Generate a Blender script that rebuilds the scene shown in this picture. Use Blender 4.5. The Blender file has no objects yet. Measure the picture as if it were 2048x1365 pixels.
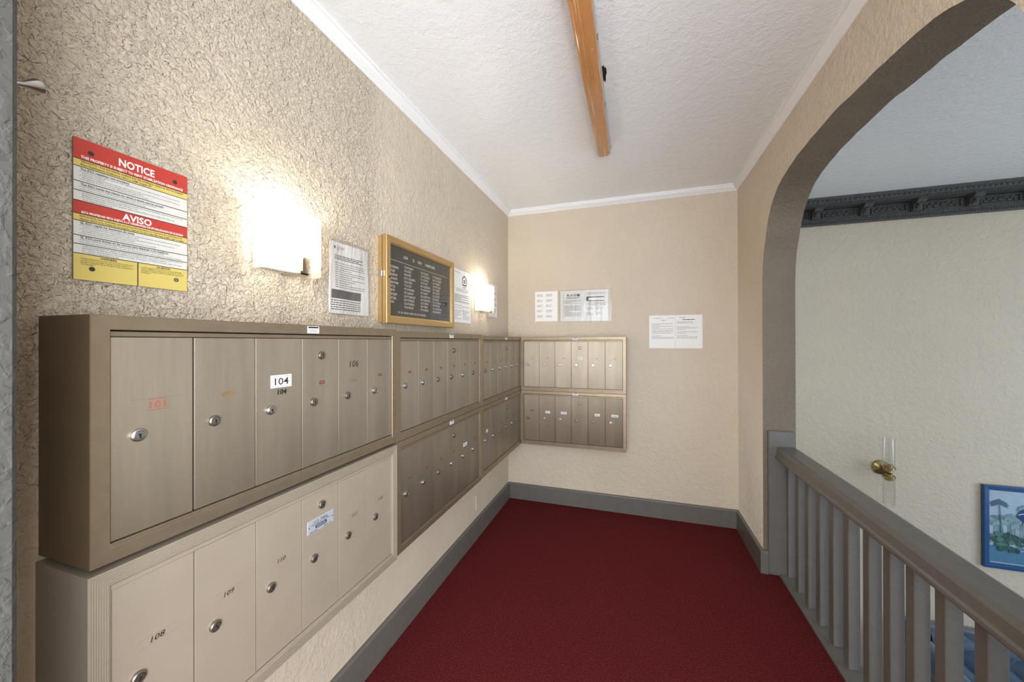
import bpy, bmesh, math, random
from mathutils import Matrix, Vector
random.seed(7)
PI = math.pi
SC = bpy.context.scene
COL = SC.collection

# ------------------------------------------------------------------ camera
FPX = 737.2
CAM = Vector((1.1412, -3.3670, 1.5))
YAW, PITCH, ROLL = 0.3186, 0.00211, 0.00206
def cam_axes():
    fwd = Vector((-math.sin(YAW), math.cos(YAW), 0)); r = Vector((math.cos(YAW), math.sin(YAW), 0)); d = Vector((0, 0, -1))
    f2 = math.cos(PITCH)*fwd - math.sin(PITCH)*d; d2 = math.sin(PITCH)*fwd + math.cos(PITCH)*d
    r3 = math.cos(ROLL)*r + math.sin(ROLL)*d2; d3 = -math.sin(ROLL)*r + math.cos(ROLL)*d2
    return r3, d3, f2
cd = bpy.data.cameras.new('camera'); cam = bpy.data.objects.new('camera', cd); COL.objects.link(cam)
cd.sensor_fit = 'HORIZONTAL'; cd.sensor_width = 36; cd.lens = FPX*36/2048; cd.clip_start = 0.01
r3, d3, f2 = cam_axes()
m = Matrix.Identity(4)
for i in range(3):
    m[i][0] = r3[i]; m[i][1] = -d3[i]; m[i][2] = -f2[i]; m[i][3] = CAM[i]
cam.matrix_world = m
SC.camera = cam

# ------------------------------------------------------------------ world, daylight, exposure
w = bpy.data.worlds.new('world'); SC.world = w; w.use_nodes = True
w.node_tree.nodes['Background'].inputs[0].default_value = (0.62, 0.74, 0.95, 1)
w.node_tree.nodes['Background'].inputs[1].default_value = 1.0
SC.view_settings.view_transform = 'Standard'; SC.view_settings.look = 'None'
SC.view_settings.exposure = 0.36; SC.view_settings.gamma = 1.0; SC.view_settings.use_curve_mapping = False
def area(name, loc, aim, sx, sy, power, col):
    l = bpy.data.lights.new(name, 'AREA'); l.shape = 'RECTANGLE'; l.size = sx; l.size_y = sy; l.energy = power; l.color = col
    o = bpy.data.objects.new(name, l); COL.objects.link(o); o.location = loc
    o.rotation_euler = (Vector(aim)-Vector(loc)).to_track_quat('-Z', 'Y').to_euler()
    return o
DAY = (0.72, 0.86, 1.0)
# daylight entering by the lobby's street windows; both entry lights are added, unseen fill
area('daylight_lobby_front', (4.6, -4.9, 0.9), (4.6, 0, 0.9), 3.2, 2.2, 24, (0.50, 0.74, 1.0))
area('daylight_lobby_side', (6.9, -2.2, 0.6), (0, -2.2, 0.35), 3.0, 2.2, 78, DAY)
area('fill_entry', (1.0, -5.9, 1.5), (1.0, 0, 1.5), 1.8, 2.1, 85, (0.88, 0.94, 1.0))  # fill added to bring up the near mailboxes and floor
area('fill_entry_side', (1.95, -4.6, 1.5), (0, -4.6, 1.5), 1.8, 1.8, 124, (0.88, 0.94, 1.0))  # fill added to brighten the left wall

# ------------------------------------------------------------------ helpers
def lin(r, g, b):
    f = lambda c: (c/255/12.92) if c/255 <= 0.04045 else ((c/255+0.055)/1.055)**2.4
    return (f(r), f(g), f(b), 1)

def mat(name, col, rough=0.6, metal=0.0, bumps=(), var=None, spec=0.5, coat=0, sheen=0, coords='Object', emit=None, stretch=None):
    """bumps: list of (scale, detail, distance, ramp_lo, ramp_hi, distortion); var: (scale, amount[, detail]) colour variation"""
    mt = bpy.data.materials.new(name); mt.use_nodes = True
    nt = mt.node_tree; N = nt.nodes; L = nt.links
    b = N['Principled BSDF']
    b.inputs['Base Color'].default_value = col; b.inputs['Roughness'].default_value = rough; b.inputs['Metallic'].default_value = metal
    b.inputs['Specular IOR Level'].default_value = spec; b.inputs['Coat Weight'].default_value = coat
    b.inputs['Sheen Weight'].default_value = sheen
    if emit: b.inputs['Emission Color'].default_value = emit[0]; b.inputs['Emission Strength'].default_value = emit[1]
    if bumps or var:
        tc = N.new('ShaderNodeTexCoord'); out = tc.outputs[coords]
        if stretch:
            mp = N.new('ShaderNodeMapping'); mp.inputs['Scale'].default_value = stretch
            L.new(out, mp.inputs[0]); out = mp.outputs[0]
    prev = None
    for (s, det, dist, lo, hi, dis) in bumps:
        n = N.new('ShaderNodeTexNoise'); n.inputs['Scale'].default_value = s; n.inputs['Detail'].default_value = det
        n.inputs['Distortion'].default_value = dis; L.new(out, n.inputs['Vector'])
        mr = N.new('ShaderNodeMapRange'); mr.interpolation_type = 'SMOOTHSTEP'
        mr.inputs[1].default_value = lo; mr.inputs[2].default_value = hi; L.new(n.outputs[0], mr.inputs[0])
        bp = N.new('ShaderNodeBump'); bp.inputs['Distance'].default_value = dist; bp.inputs['Strength'].default_value = 1
        L.new(mr.outputs[0], bp.inputs['Height'])
        if prev: L.new(prev.outputs[0], bp.inputs['Normal'])
        prev = bp
    if prev: L.new(prev.outputs[0], b.inputs['Normal'])
    if var:
        n = N.new('ShaderNodeTexNoise'); n.inputs['Scale'].default_value = var[0]; n.inputs['Detail'].default_value = var[2] if len(var) > 2 else 3
        L.new(out, n.inputs['Vector'])
        mr = N.new('ShaderNodeMapRange'); mr.inputs[1].default_value = 0.3; mr.inputs[2].default_value = 0.7
        mr.inputs[3].default_value = 1-var[1]; mr.inputs[4].default_value = 1+var[1]; L.new(n.outputs[0], mr.inputs[0])
        mx = N.new('ShaderNodeVectorMath'); mx.operation = 'SCALE'; mx.inputs[0].default_value = col[:3]
        L.new(mr.outputs[0], mx.inputs['Scale']); L.new(mx.outputs[0], b.inputs['Base Color'])
    return mt

def thin_glass(name, tint, rough, refl, bump=None):
    mt = bpy.data.materials.new(name); mt.use_nodes = True; nt = mt.node_tree; N = nt.nodes; L = nt.links
    N.remove(N['Principled BSDF'])
    t = N.new('ShaderNodeBsdfTransparent'); t.inputs[0].default_value = tint
    g = N.new('ShaderNodeBsdfGlossy'); g.inputs['Roughness'].default_value = rough
    lw = N.new('ShaderNodeLayerWeight'); lw.inputs[0].default_value = 0.5
    pw = N.new('ShaderNodeMath'); pw.operation = 'POWER'; pw.inputs[1].default_value = 4.0; L.new(lw.outputs['Facing'], pw.inputs[0])
    f = N.new('ShaderNodeMath'); f.operation = 'MULTIPLY_ADD'; f.inputs[1].default_value = 1-refl; f.inputs[2].default_value = refl; L.new(pw.outputs[0], f.inputs[0])
    mx = N.new('ShaderNodeMixShader'); L.new(f.outputs[0], mx.inputs[0]); L.new(t.outputs[0], mx.inputs[1]); L.new(g.outputs[0], mx.inputs[2])
    if bump:
        tc = N.new('ShaderNodeTexCoord'); mp = N.new('ShaderNodeMapping'); mp.inputs['Scale'].default_value = bump[2]
        n = N.new('ShaderNodeTexNoise'); n.inputs['Scale'].default_value = bump[0]; n.inputs['Detail'].default_value = 3
        bp = N.new('ShaderNodeBump'); bp.inputs['Distance'].default_value = bump[1]
        L.new(tc.outputs['Object'], mp.inputs[0]); L.new(mp.outputs[0], n.inputs['Vector']); L.new(n.outputs[0], bp.inputs['Height'])
        L.new(bp.outputs[0], g.inputs['Normal']); L.new(bp.outputs[0], lw.inputs['Normal'])
    L.new(mx.outputs[0], N['Material Output'].inputs[0])
    return mt

M = {}
WALL = lin(207, 193, 172)
M['wall_left'] = mat('wall_left', WALL, 0.55, bumps=[(7, 3, 0.006, 0.3, 0.7, 0.4), (34, 4, 0.0036, 0.42, 0.62, 0.5), (85, 5, 0.0040, 0.36, 0.66, 0.7), (200, 2, 0.0010, 0.3, 0.7, 0.4)], var=(3, 0.03))
def wall_mask(mt):
    # the plaster is roughly trowelled high up near the entry, smoother beyond the seam and low down
    nt = mt.node_tree; N = nt.nodes; L = nt.links
    tc = N.new('ShaderNodeTexCoord'); sp = N.new('ShaderNodeSeparateXYZ'); L.new(tc.outputs['Object'], sp.inputs[0])
    def ss(out, a, b, c, d):
        m_ = N.new('ShaderNodeMapRange'); m_.interpolation_type = 'SMOOTHSTEP'
        for i_, v_ in zip((1, 2, 3, 4), (a, b, c, d)): m_.inputs[i_].default_value = v_
        L.new(out, m_.inputs[0]); return m_.outputs[0]
    k = N.new('ShaderNodeMath'); k.operation = 'MULTIPLY'
    L.new(ss(sp.outputs[2], 0.9, 1.5, 0.22, 1.0), k.inputs[0]); L.new(ss(sp.outputs[1], -2.0, -1.86, 1.0, 0.45), k.inputs[1])
    for bp in [n for n in N if n.type == 'BUMP']:
        src = bp.inputs['Height'].links[0].from_socket; q = N.new('ShaderNodeMath'); q.operation = 'MULTIPLY'
        L.new(src, q.inputs[0]); L.new(k.outputs[0], q.inputs[1]); L.new(q.outputs[0], bp.inputs['Height'])
wall_mask(M['wall_left'])
M['wall'] = mat('wall', WALL, 0.6, bumps=[(30, 3, 0.0022, 0.35, 0.7, 0.6), (120, 3, 0.0009, 0.3, 0.7, 0.4)], var=(3, 0.02))
M['ceiling'] = mat('ceiling', lin(243, 246, 248), 0.27, bumps=[(26, 3, 0.0009, 0.35, 0.68, 0.6), (130, 3, 0.0006, 0.3, 0.7, 0.5)])
M['trim'] = mat('trim', lin(236, 236, 236), 0.35, bumps=[(25, 2, 0.0006, 0.3, 0.7, 0.2)])
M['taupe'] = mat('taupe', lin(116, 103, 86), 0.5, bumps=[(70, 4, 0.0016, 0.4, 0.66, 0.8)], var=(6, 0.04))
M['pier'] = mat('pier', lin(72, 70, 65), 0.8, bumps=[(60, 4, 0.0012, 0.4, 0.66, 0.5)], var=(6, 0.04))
M['grey_paint'] = mat('grey_paint', lin(104, 100, 94), 0.38, bumps=[(30, 3, 0.0005, 0.3, 0.7, 0.3)], var=(14, 0.05))
M['carpet'] = mat('carpet', lin(112, 42, 44), 0.95, spec=0.05, sheen=0.0, bumps=[(420, 3, 0.003, 0.3, 0.7, 0), (7, 3, 0.002, 0.3, 0.7, 0)], var=(150, 0.5, 5))
M['alu'] = mat('alu', lin(148, 136, 119), 0.44, metal=0.82, bumps=[(40, 3, 0.0002, 0.3, 0.7, 0)], var=(14, 0.12, 7), stretch=(1, 1, 0.12))
M['alu_frame'] = mat('alu_frame', lin(150, 135, 113), 0.42, metal=0.7, bumps=[(60, 2, 0.0001, 0.3, 0.7, 0)], var=(30, 0.06, 5))
M['alu_side'] = mat('alu_side', lin(120, 100, 76), 0.5, metal=0.35, var=(12, 0.07, 5))
M['beige'] = mat('beige', lin(170, 157, 139), 0.42, metal=0.25, var=(10, 0.03))
b_ = M['alu'].node_tree.nodes['Principled BSDF']; b_.inputs['Anisotropic'].default_value = 0.75
t_ = M['alu'].node_tree.nodes.new('ShaderNodeTangent'); t_.direction_type = 'RADIAL'; t_.axis = 'Z'
M['alu'].node_tree.links.new(t_.outputs[0], b_.inputs['Tangent'])
M['dark'] = mat('dark', lin(26, 23, 20), 0.8)
M['lock'] = mat('lock', lin(200, 200, 200), 0.28, metal=1.0)
M['lock_dull'] = mat('lock_dull', lin(150, 144, 134), 0.35, metal=0.9)
M['white_tag'] = mat('white_tag', lin(236, 236, 234), 0.5)
M['red_tag'] = mat('red_tag', lin(120, 52, 44), 0.5)
M['brown_tape'] = mat('brown_tape', lin(128, 104, 74), 0.5, var=(60, 0.15))
M['ink'] = mat('ink', lin(30, 28, 28), 0.6)
M['ink_grey'] = mat('ink_grey', lin(118, 114, 110), 0.7)
M['ink_brown'] = mat('ink_brown', lin(70, 46, 40), 0.6)
M['ink_red'] = mat('ink_red', lin(166, 84, 66), 0.6)
M['plate'] = mat('plate', lin(196, 202, 214), 0.35, metal=0.35)
M['paper'] = mat('paper', lin(240, 238, 234), 0.7, bumps=[(14, 2, 0.0012, 0.3, 0.7, 0.2)])
M['paper_creased'] = mat('paper_creased', lin(228, 223, 217), 0.6, bumps=[(9, 3, 0.003, 0.3, 0.7, 0.5)], stretch=(3.2, 1, 0.7))
M['sign_red'] = mat('sign_red', lin(186, 62, 52), 0.4)
M['sign_yellow'] = mat('sign_yellow', lin(210, 188, 104), 0.4)
M['sign_white'] = mat('sign_white', lin(214, 212, 204), 0.4)
M['sign_edge'] = mat('sign_edge', lin(120, 108, 84), 0.5)
M['letter_white'] = mat('letter_white', lin(240, 236, 230), 0.5)
M['gold'] = mat('gold', lin(204, 172, 120), 0.36, metal=0.8, var=(40, 0.04, 5), stretch=(0.2, 1, 1))
M['felt'] = mat('felt', lin(62, 57, 51), 0.9, bumps=[(3, 1, 0.0001, 0.3, 0.7, 0)])
M['nickel'] = mat('nickel', lin(168, 158, 144), 0.3, metal=0.9)
M['glass'] = thin_glass('glass', (0.96, 0.96, 0.95, 1), 0.02, 0.035)
M['clear_glass'] = thin_glass('clear_glass', (0.99, 0.99, 0.985, 1), 0.03, 0.04)
M['sleeve'] = thin_glass('sleeve', (0.95, 0.95, 0.95, 1), 0.15, 0.025, (12, 0.003, (2.5, 1, 0.6)))
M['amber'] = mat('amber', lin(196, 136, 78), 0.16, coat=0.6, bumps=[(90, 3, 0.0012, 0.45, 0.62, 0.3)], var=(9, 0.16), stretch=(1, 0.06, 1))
def highlight_streaks(mt, col):  # film highlights painted into the cover colour as pale streaks
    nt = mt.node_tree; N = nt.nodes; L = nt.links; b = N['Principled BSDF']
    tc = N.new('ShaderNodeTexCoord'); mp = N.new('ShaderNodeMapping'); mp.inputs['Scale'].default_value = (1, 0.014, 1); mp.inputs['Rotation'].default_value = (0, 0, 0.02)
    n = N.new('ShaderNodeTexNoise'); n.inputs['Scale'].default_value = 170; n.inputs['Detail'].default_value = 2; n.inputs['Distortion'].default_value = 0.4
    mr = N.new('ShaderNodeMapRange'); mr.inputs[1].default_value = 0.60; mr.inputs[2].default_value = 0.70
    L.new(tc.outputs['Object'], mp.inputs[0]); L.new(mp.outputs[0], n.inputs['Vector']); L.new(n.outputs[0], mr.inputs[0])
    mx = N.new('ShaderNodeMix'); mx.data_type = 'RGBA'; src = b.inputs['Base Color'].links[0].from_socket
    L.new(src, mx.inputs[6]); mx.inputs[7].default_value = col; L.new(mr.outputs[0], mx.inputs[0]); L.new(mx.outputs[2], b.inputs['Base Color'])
highlight_streaks(M['amber'], lin(240, 214, 178))
M['lamp_metal'] = mat('lamp_metal', lin(190, 188, 184), 0.4)
M['blue_frame'] = mat('blue_frame', lin(24, 78, 128), 0.35, coat=0.2)
M['brass'] = mat('brass', lin(170, 150, 106), 0.25, metal=1.0)
M['cornice'] = mat('cornice', lin(80, 80, 77), 0.45, bumps=[(90, 4, 0.003, 0.35, 0.65, 0.6)])
M['velvet'] = mat('velvet', lin(46, 70, 92), 0.6, sheen=0.5, var=(30, 0.12))
M['lobby_floor'] = mat('lobby_floor', lin(120, 104, 88), 0.4, var=(8, 0.1))
M['slot'] = mat('slot', lin(176, 158, 138), 0.45, metal=0.2)
M['rubber'] = mat('rubber', lin(52, 46, 40), 0.7)

def shade_mat():
    mt = bpy.data.materials.new('shade_glass'); mt.use_nodes = True; nt = mt.node_tree; N = nt.nodes; L = nt.links
    N.remove(N['Principled BSDF'])
    d = N.new('ShaderNodeBsdfDiffuse'); d.inputs[0].default_value = lin(246, 242, 232)
    t = N.new('ShaderNodeBsdfTranslucent'); t.inputs[0].default_value = lin(252, 246, 234)
    g = N.new('ShaderNodeBsdfGlossy'); g.inputs['Roughness'].default_value = 0.25
    a = N.new('ShaderNodeMixShader'); a.inputs[0].default_value = 0.7; L.new(d.outputs[0], a.inputs[1]); L.new(t.outputs[0], a.inputs[2])
    b = N.new('ShaderNodeMixShader'); b.inputs[0].default_value = 0.05; L.new(a.outputs[0], b.inputs[1]); L.new(g.outputs[0], b.inputs[2])
    tr = N.new('ShaderNodeBsdfTransparent'); tr.inputs[0].default_value = lin(252, 248, 240)
    c = N.new('ShaderNodeMixShader'); c.inputs[0].default_value = 0.30; L.new(b.outputs[0], c.inputs[1]); L.new(tr.outputs[0], c.inputs[2])
    L.new(c.outputs[0], N['Material Output'].inputs[0]); return mt
M['shade'] = shade_mat()
M['bulb'] = mat('bulb', (1, 0.9, 0.75, 1), 0.5, emit=((1.0, 0.92, 0.82, 1), 135))

class MB:
    def __init__(s): s.v = []; s.f = []; s.mi = []
    def face(s, pts, mi=0):
        n = len(s.v); s.v += [tuple(p) for p in pts]; s.f.append(list(range(n, n+len(pts)))); s.mi.append(mi)
    def grid(s, P, mi=0, closed_u=False):
        n = len(s.v); R = len(P); C = len(P[0])
        for row in P: s.v += [tuple(p) for p in row]
        for i in range(R-1):
            for j in range(C if closed_u else C-1):
                k = (j+1) % C
                s.f.append([n+i*C+j, n+i*C+k, n+(i+1)*C+k, n+(i+1)*C+j]); s.mi.append(mi)
    def box(s, x0, x1, y0, y1, z0, z1, mi=0):
        n = len(s.v)
        s.v += [(x, y, z) for z in (z0, z1) for y in (y0, y1) for x in (x0, x1)]
        for q in ((0, 2, 3, 1), (4, 5, 7, 6), (0, 1, 5, 4), (2, 6, 7, 3), (0, 4, 6, 2), (1, 3, 7, 5)):
            s.f.append([n+i for i in q]); s.mi.append(mi)
    def cbox(s, x0, x1, y0, y1, z0, z1, c=0.002, mi=0):
        C = ((x0+x1)/2, (y0+y1)/2, (z0+z1)/2); H = (abs(x1-x0)/2, abs(y1-y0)/2, abs(z1-z0)/2)
        c = min(c, min(H)*0.9); n = len(s.v); idx = {}
        for sx in (-1, 1):
            for sy in (-1, 1):
                for sz in (-1, 1):
                    sg = (sx, sy, sz)
                    for a in range(3):
                        p = [C[k]+sg[k]*(H[k] if k == a else H[k]-c) for k in range(3)]
                        idx[(sg, a)] = len(s.v); s.v.append(tuple(p))
        def sgn(a, sa, b, sb, k, sk):
            r = [0, 0, 0]; r[a] = sa; r[b] = sb; r[k] = sk; return tuple(r)
        for a in range(3):
            b, k = (a+1) % 3, (a+2) % 3
            for sa in (-1, 1):
                q = [idx[(sgn(a, sa, b, x, k, y), a)] for x, y in ((-1, -1), (1, -1), (1, 1), (-1, 1))]
                s.f.append(q if sa > 0 else q[::-1]); s.mi.append(mi)
            for sa in (-1, 1):
                for sb in (-1, 1):
                    q = [idx[(sgn(a, sa, b, sb, k, -1), a)], idx[(sgn(a, sa, b, sb, k, 1), a)], idx[(sgn(a, sa, b, sb, k, 1), b)], idx[(sgn(a, sa, b, sb, k, -1), b)]]
                    s.f.append(q); s.mi.append(mi)
        for sx in (-1, 1):
            for sy in (-1, 1):
                for sz in (-1, 1):
                    s.f.append([idx[((sx, sy, sz), a)] for a in range(3)]); s.mi.append(mi)
    def prism(s, poly, axis, a0, a1, mi=0):
        """extrude polygon (list of 2-tuples) along axis; axis 'x': poly=(y,z), 'y': (x,z), 'z': (x,y)"""
        def P(p, a): return {'x': (a, p[0], p[1]), 'y': (p[0], a, p[1]), 'z': (p[0], p[1], a)}[axis]
        n = len(s.v); k = len(poly)
        s.v += [P(p, a0) for p in poly]+[P(p, a1) for p in poly]
        s.f.append(list(range(n, n+k))); s.f.append(list(range(n+2*k-1, n+k-1, -1))); s.mi += [mi, mi]
        for i in range(k):
            j = (i+1) % k; s.f.append([n+i, n+j, n+k+j, n+k+i]); s.mi.append(mi)
    def lathe(s, prof, c, axis='z', seg=24, mi=0):
        """prof: list of (radius, height) along axis from centre c"""
        P = []
        for r, h in prof:
            row = []
            for i in range(seg):
                a = 2*PI*i/seg; u, v = r*math.cos(a), r*math.sin(a)
                row.append({'z': (c[0]+u, c[1]+v, c[2]+h), 'y': (c[0]+u, c[1]+h, c[2]+v), 'x': (c[0]+h, c[1]+u, c[2]+v)}[axis])
            P.append(row)
        s.grid(P, mi, True)
        n = len(s.v)
        if prof[0][0] > 1e-6: s.face(P[0], mi)
        if prof[-1][0] > 1e-6: s.face(P[-1], mi)
    def ball(s, c, r, seg=12, rings=8, mi=0):
        rx, ry, rz = r if isinstance(r, (tuple, list)) else (r, r, r)
        P = [[(c[0]+rx*math.sin(PI*i/rings)*math.cos(2*PI*j/seg), c[1]+ry*math.sin(PI*i/rings)*math.sin(2*PI*j/seg), c[2]+rz*math.cos(PI*i/rings)) for j in range(seg)] for i in range(rings+1)]
        s.grid(P, mi, True)
    def build(s, name, mats, parent=None, smooth=False, weld=False, loc=None):
        me = bpy.data.meshes.new(name); me.from_pydata(s.v, [], s.f)
        for mm in (mats if isinstance(mats, (list, tuple)) else [mats]): me.materials.append(M[mm] if isinstance(mm, str) else mm)
        me.polygons.foreach_set('material_index', s.mi)
        bm = bmesh.new(); bm.from_mesh(me)
        if weld: bmesh.ops.remove_doubles(bm, verts=bm.verts, dist=1e-5)
        bmesh.ops.recalc_face_normals(bm, faces=bm.faces)
        bm.to_mesh(me); bm.free()
        if smooth:
            me.polygons.foreach_set('use_smooth', [True]*len(me.polygons)); me.set_sharp_from_angle(angle=math.radians(38))
        o = bpy.data.objects.new(name, me); COL.objects.link(o)
        if parent: o.parent = parent
        if loc: o.location = loc
        return o

def tag(o, label=None, cat=None, group=None, kind=None):
    for k, v in (('label', label), ('category', cat), ('group', group), ('kind', kind)):
        if v: o[k] = v
    return o
def thing(name, label, cat, loc=(0, 0, 0), rz=0, group=None):
    o = bpy.data.objects.new(name, None); COL.objects.link(o); o.empty_display_size = 0.05
    o.location = loc; o.rotation_euler = (0, 0, rz); return tag(o, label, cat, group)
def struct(o): o['kind'] = 'structure'; return o

# flat lettering: list of (text, x_left, z_base, height, width or None, bold, shear)
def glyphs(mb, text, x, z, h, width=None, bold=0.0, shear=0.0, y=0.0, align='L', mi=0):
    cu = bpy.data.curves.new('t', 'FONT'); cu.body = text; cu.size = h/0.70; cu.resolution_u = 2; cu.offset = bold*h; cu.shear = shear
    ob = bpy.data.objects.new('t', cu); COL.objects.link(ob)
    dg = bpy.context.evaluated_depsgraph_get(); me = ob.evaluated_get(dg).to_mesh()
    xs = [v.co.x for v in me.vertices]
    if xs:
        x0, x1 = min(xs), max(xs); k = (width/(x1-x0)) if width else 1.0
        off = x if align == 'L' else x-(x1-x0)*k/2
        n = len(mb.v)
        mb.v += [(off+(v.co.x-x0)*k, y, z+v.co.y) for v in me.vertices]
        for p in me.polygons: mb.f.append([n+i for i in p.vertices]); mb.mi.append(mi)
    ob.evaluated_get(dg).to_mesh_clear()
    bpy.data.objects.remove(ob); bpy.data.curves.remove(cu)

def rect(mb, x0, x1, z0, z1, y=0.0, mi=0):
    a, b = max(1, math.ceil((x1-x0)/.03)), max(1, math.ceil((z1-z0)/.03))
    mb.grid([[(x0+(x1-x0)*i/a, y, z0+(z1-z0)*j/b) for i in range(a+1)] for j in range(b+1)], mi)
def print_line(mb, x0, x1, z, h, y, mi=0, rnd=random):
    """a line of print too small to read: word-long dashes"""
    x = x0
    while x < x1-0.002:
        wl = min(rnd.uniform(0.006, 0.02), x1-x); rect(mb, x, x+wl, z, z+h, y, mi); x += wl+0.0028

# ------------------------------------------------------------------ room shell
XL, XR, YB, ZC = -0.012, 1.938, 0.012, 2.76      # left wall, right wall, end wall, ceiling
YN, YF = -3.10, -3.23                              # opening wall the camera stands in
XO = 2.118                                         # lobby face of the arch wall
ZL, YH = -1.60, 0.75                               # lobby floor and lobby end wall
YE, XE = -6.0, 7.0

mb = MB(); mb.box(XL-0.1, 2.02, YE, YB+0.1, -0.15, 0); struct(mb.build('floor', 'carpet'))
mb = MB(); mb.box(XL-0.15, XL, YE-0.1, YB+0.15, -0.15, ZC+0.1); struct(mb.build('wall_left', 'wall_left'))
mb = MB(); mb.box(XL, XR, YB, YB+0.12, -0.15, ZC); struct(mb.build('wall_back', 'wall'))
mb = MB(); mb.box(XL-0.15, XE+0.1, YE-0.1, YH+0.15, ZC, ZC+0.1); ceil = struct(mb.build('ceiling', 'ceiling'))

# arch wall
ARCH = [(-0.578, 1.86), (-0.585, 1.95), (-0.605, 2.06), (-0.642, 2.150), (-0.689, 2.250), (-0.743, 2.322), (-0.82, 2.376), (-0.911, 2.414), (-1.063, 2.443),
        (-1.266, 2.457), (-1.487, 2.457), (-1.672, 2.442), (-1.815, 2.429), (-1.992, 2.405), (-2.104, 2.372), (-2.20, 2.31), (-2.27, 2.21), (-2.32, 2.06), (-2.34, 1.86)]
def catmull(P, n):
    out = []
    for i in range(len(P)-1):
        p0, p1, p2, p3 = P[max(i-1, 0)], P[i], P[i+1], P[min(i+2, len(P)-1)]
        for k in range(n):
            t = k/n
            out.append(tuple(0.5*((2*p1[j])+(-p0[j]+p2[j])*t+(2*p0[j]-5*p1[j]+4*p2[j]-p3[j])*t*t+(-p0[j]+3*p1[j]-3*p2[j]+p3[j])*t**3) for j in (0, 1)))
    return out+[P[-1]]
A = catmull(ARCH, 4)
rr = random.Random(3)
A = [(y+rr.uniform(-.0018, .0018), z+rr.uniform(-.0018, .0018)) for y, z in A]
y0a, y1a = A[0][0], A[-1][0]
WY0, WY1, WZ0, WZ1 = -3.65, -5.55, 0.55, 2.45      # opening added around the entry side fill, behind the viewpoint
mb = MB()
q = [(WY0, WZ0), (WY1, WZ0), (WY1, WZ1), (WY0, WZ1)]
for (ya, za), (yb, zb2) in zip(q, q[1:]+q[:1]): mb.face([(XR, ya, za), (XR, yb, zb2), (XO, yb, zb2), (XO, ya, za)], 0)
for X in (XR, XO):
    zb = -0.15 if X == XR else ZL
    mb.face([(X, YH, zb), (X, y0a, zb), (X, y0a, A[0][1]), (X, y0a, ZC), (X, YH, ZC)], 0)
    mb.face([(X, y1a, zb), (X, WY0, zb), (X, WY0, WZ0), (X, WY0, WZ1), (X, WY0, ZC), (X, y1a, ZC), (X, y1a, A[-1][1])], 0)
    mb.face([(X, WY1, zb), (X, YE, zb), (X, YE, ZC), (X, WY1, ZC), (X, WY1, WZ1), (X, WY1, WZ0)], 0)
    mb.face([(X, WY0, zb), (X, WY1, zb), (X, WY1, WZ0), (X, WY0, WZ0)], 0); mb.face([(X, WY0, WZ1), (X, WY1, WZ1), (X, WY1, ZC), (X, WY0, ZC)], 0)
    for (ya, za), (yb, zb2) in zip(A[:-1], A[1:]): mb.face([(X, ya, za), (X, yb, zb2), (X, yb, ZC), (X, ya, ZC)], 0)
mb.face([(XO, y0a, ZL), (XO, y1a, ZL), (XO, y1a, -0.02), (XO, y0a, -0.02)], 0)
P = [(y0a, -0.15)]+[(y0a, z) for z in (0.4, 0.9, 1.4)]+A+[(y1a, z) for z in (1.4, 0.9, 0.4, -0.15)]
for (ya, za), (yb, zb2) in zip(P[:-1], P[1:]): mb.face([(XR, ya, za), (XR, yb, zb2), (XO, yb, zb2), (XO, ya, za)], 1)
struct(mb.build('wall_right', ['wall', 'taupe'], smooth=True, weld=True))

# wall with the opening the viewpoint stands in: a taupe pier shows at the left edge
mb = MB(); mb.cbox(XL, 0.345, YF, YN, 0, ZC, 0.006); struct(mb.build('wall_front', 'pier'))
mb = MB(); mb.box(0.345, XR, YF, YN, 2.66, ZC); struct(mb.build('trim_5', 'taupe'))
# entry behind the viewpoint, with a window added for the fill light
mb = MB()
mb.box(XL, 0.1, YE-0.1, YE, 0, ZC); mb.box(1.9, XO, YE-0.1, YE, 0, ZC); mb.box(0.1, 1.9, YE-0.1, YE, 0, 0.45); mb.box(0.1, 1.9, YE-0.1, YE, 2.55, ZC)
struct(mb.build('wall_entry', 'wall'))
def window(name, c, along, wd, z0, z1):
    mb = MB(); t = 0.05
    if along == 'x':
        x0, x1 = c[0]-wd/2, c[0]+wd/2; y = c[1]
        for q in ((x0, x0+t, z0, z1), (x1-t, x1, z0, z1), (x0+t, x1-t, z0, z0+t), (x0+t, x1-t, z1-t, z1), (c[0]-t/2, c[0]+t/2, z0+t, z1-t)): mb.cbox(q[0], q[1], y-0.04, y+0.04, q[2], q[3], 0.004)
    else:
        x0, x1 = c[1]-wd/2, c[1]+wd/2; y = c[0]
        for q in ((x0, x0+t, z0, z1), (x1-t, x1, z0, z1), (x0+t, x1-t, z0, z0+t), (x0+t, x1-t, z1-t, z1), (c[1]-t/2, c[1]+t/2, z0+t, z1-t)): mb.cbox(y-0.04, y+0.04, q[0], q[1], q[2], q[3], 0.004)
    o = struct(mb.build(name, 'trim')); return o
window('added_window_1', (1.0, YE-0.05), 'x', 1.8, 0.45, 2.55)  # unseen frame added around the entry fill
window('added_window_4', (2.03, -4.6), 'y', 1.9, 0.55, 2.45)  # unseen frame added around the side fill
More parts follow.
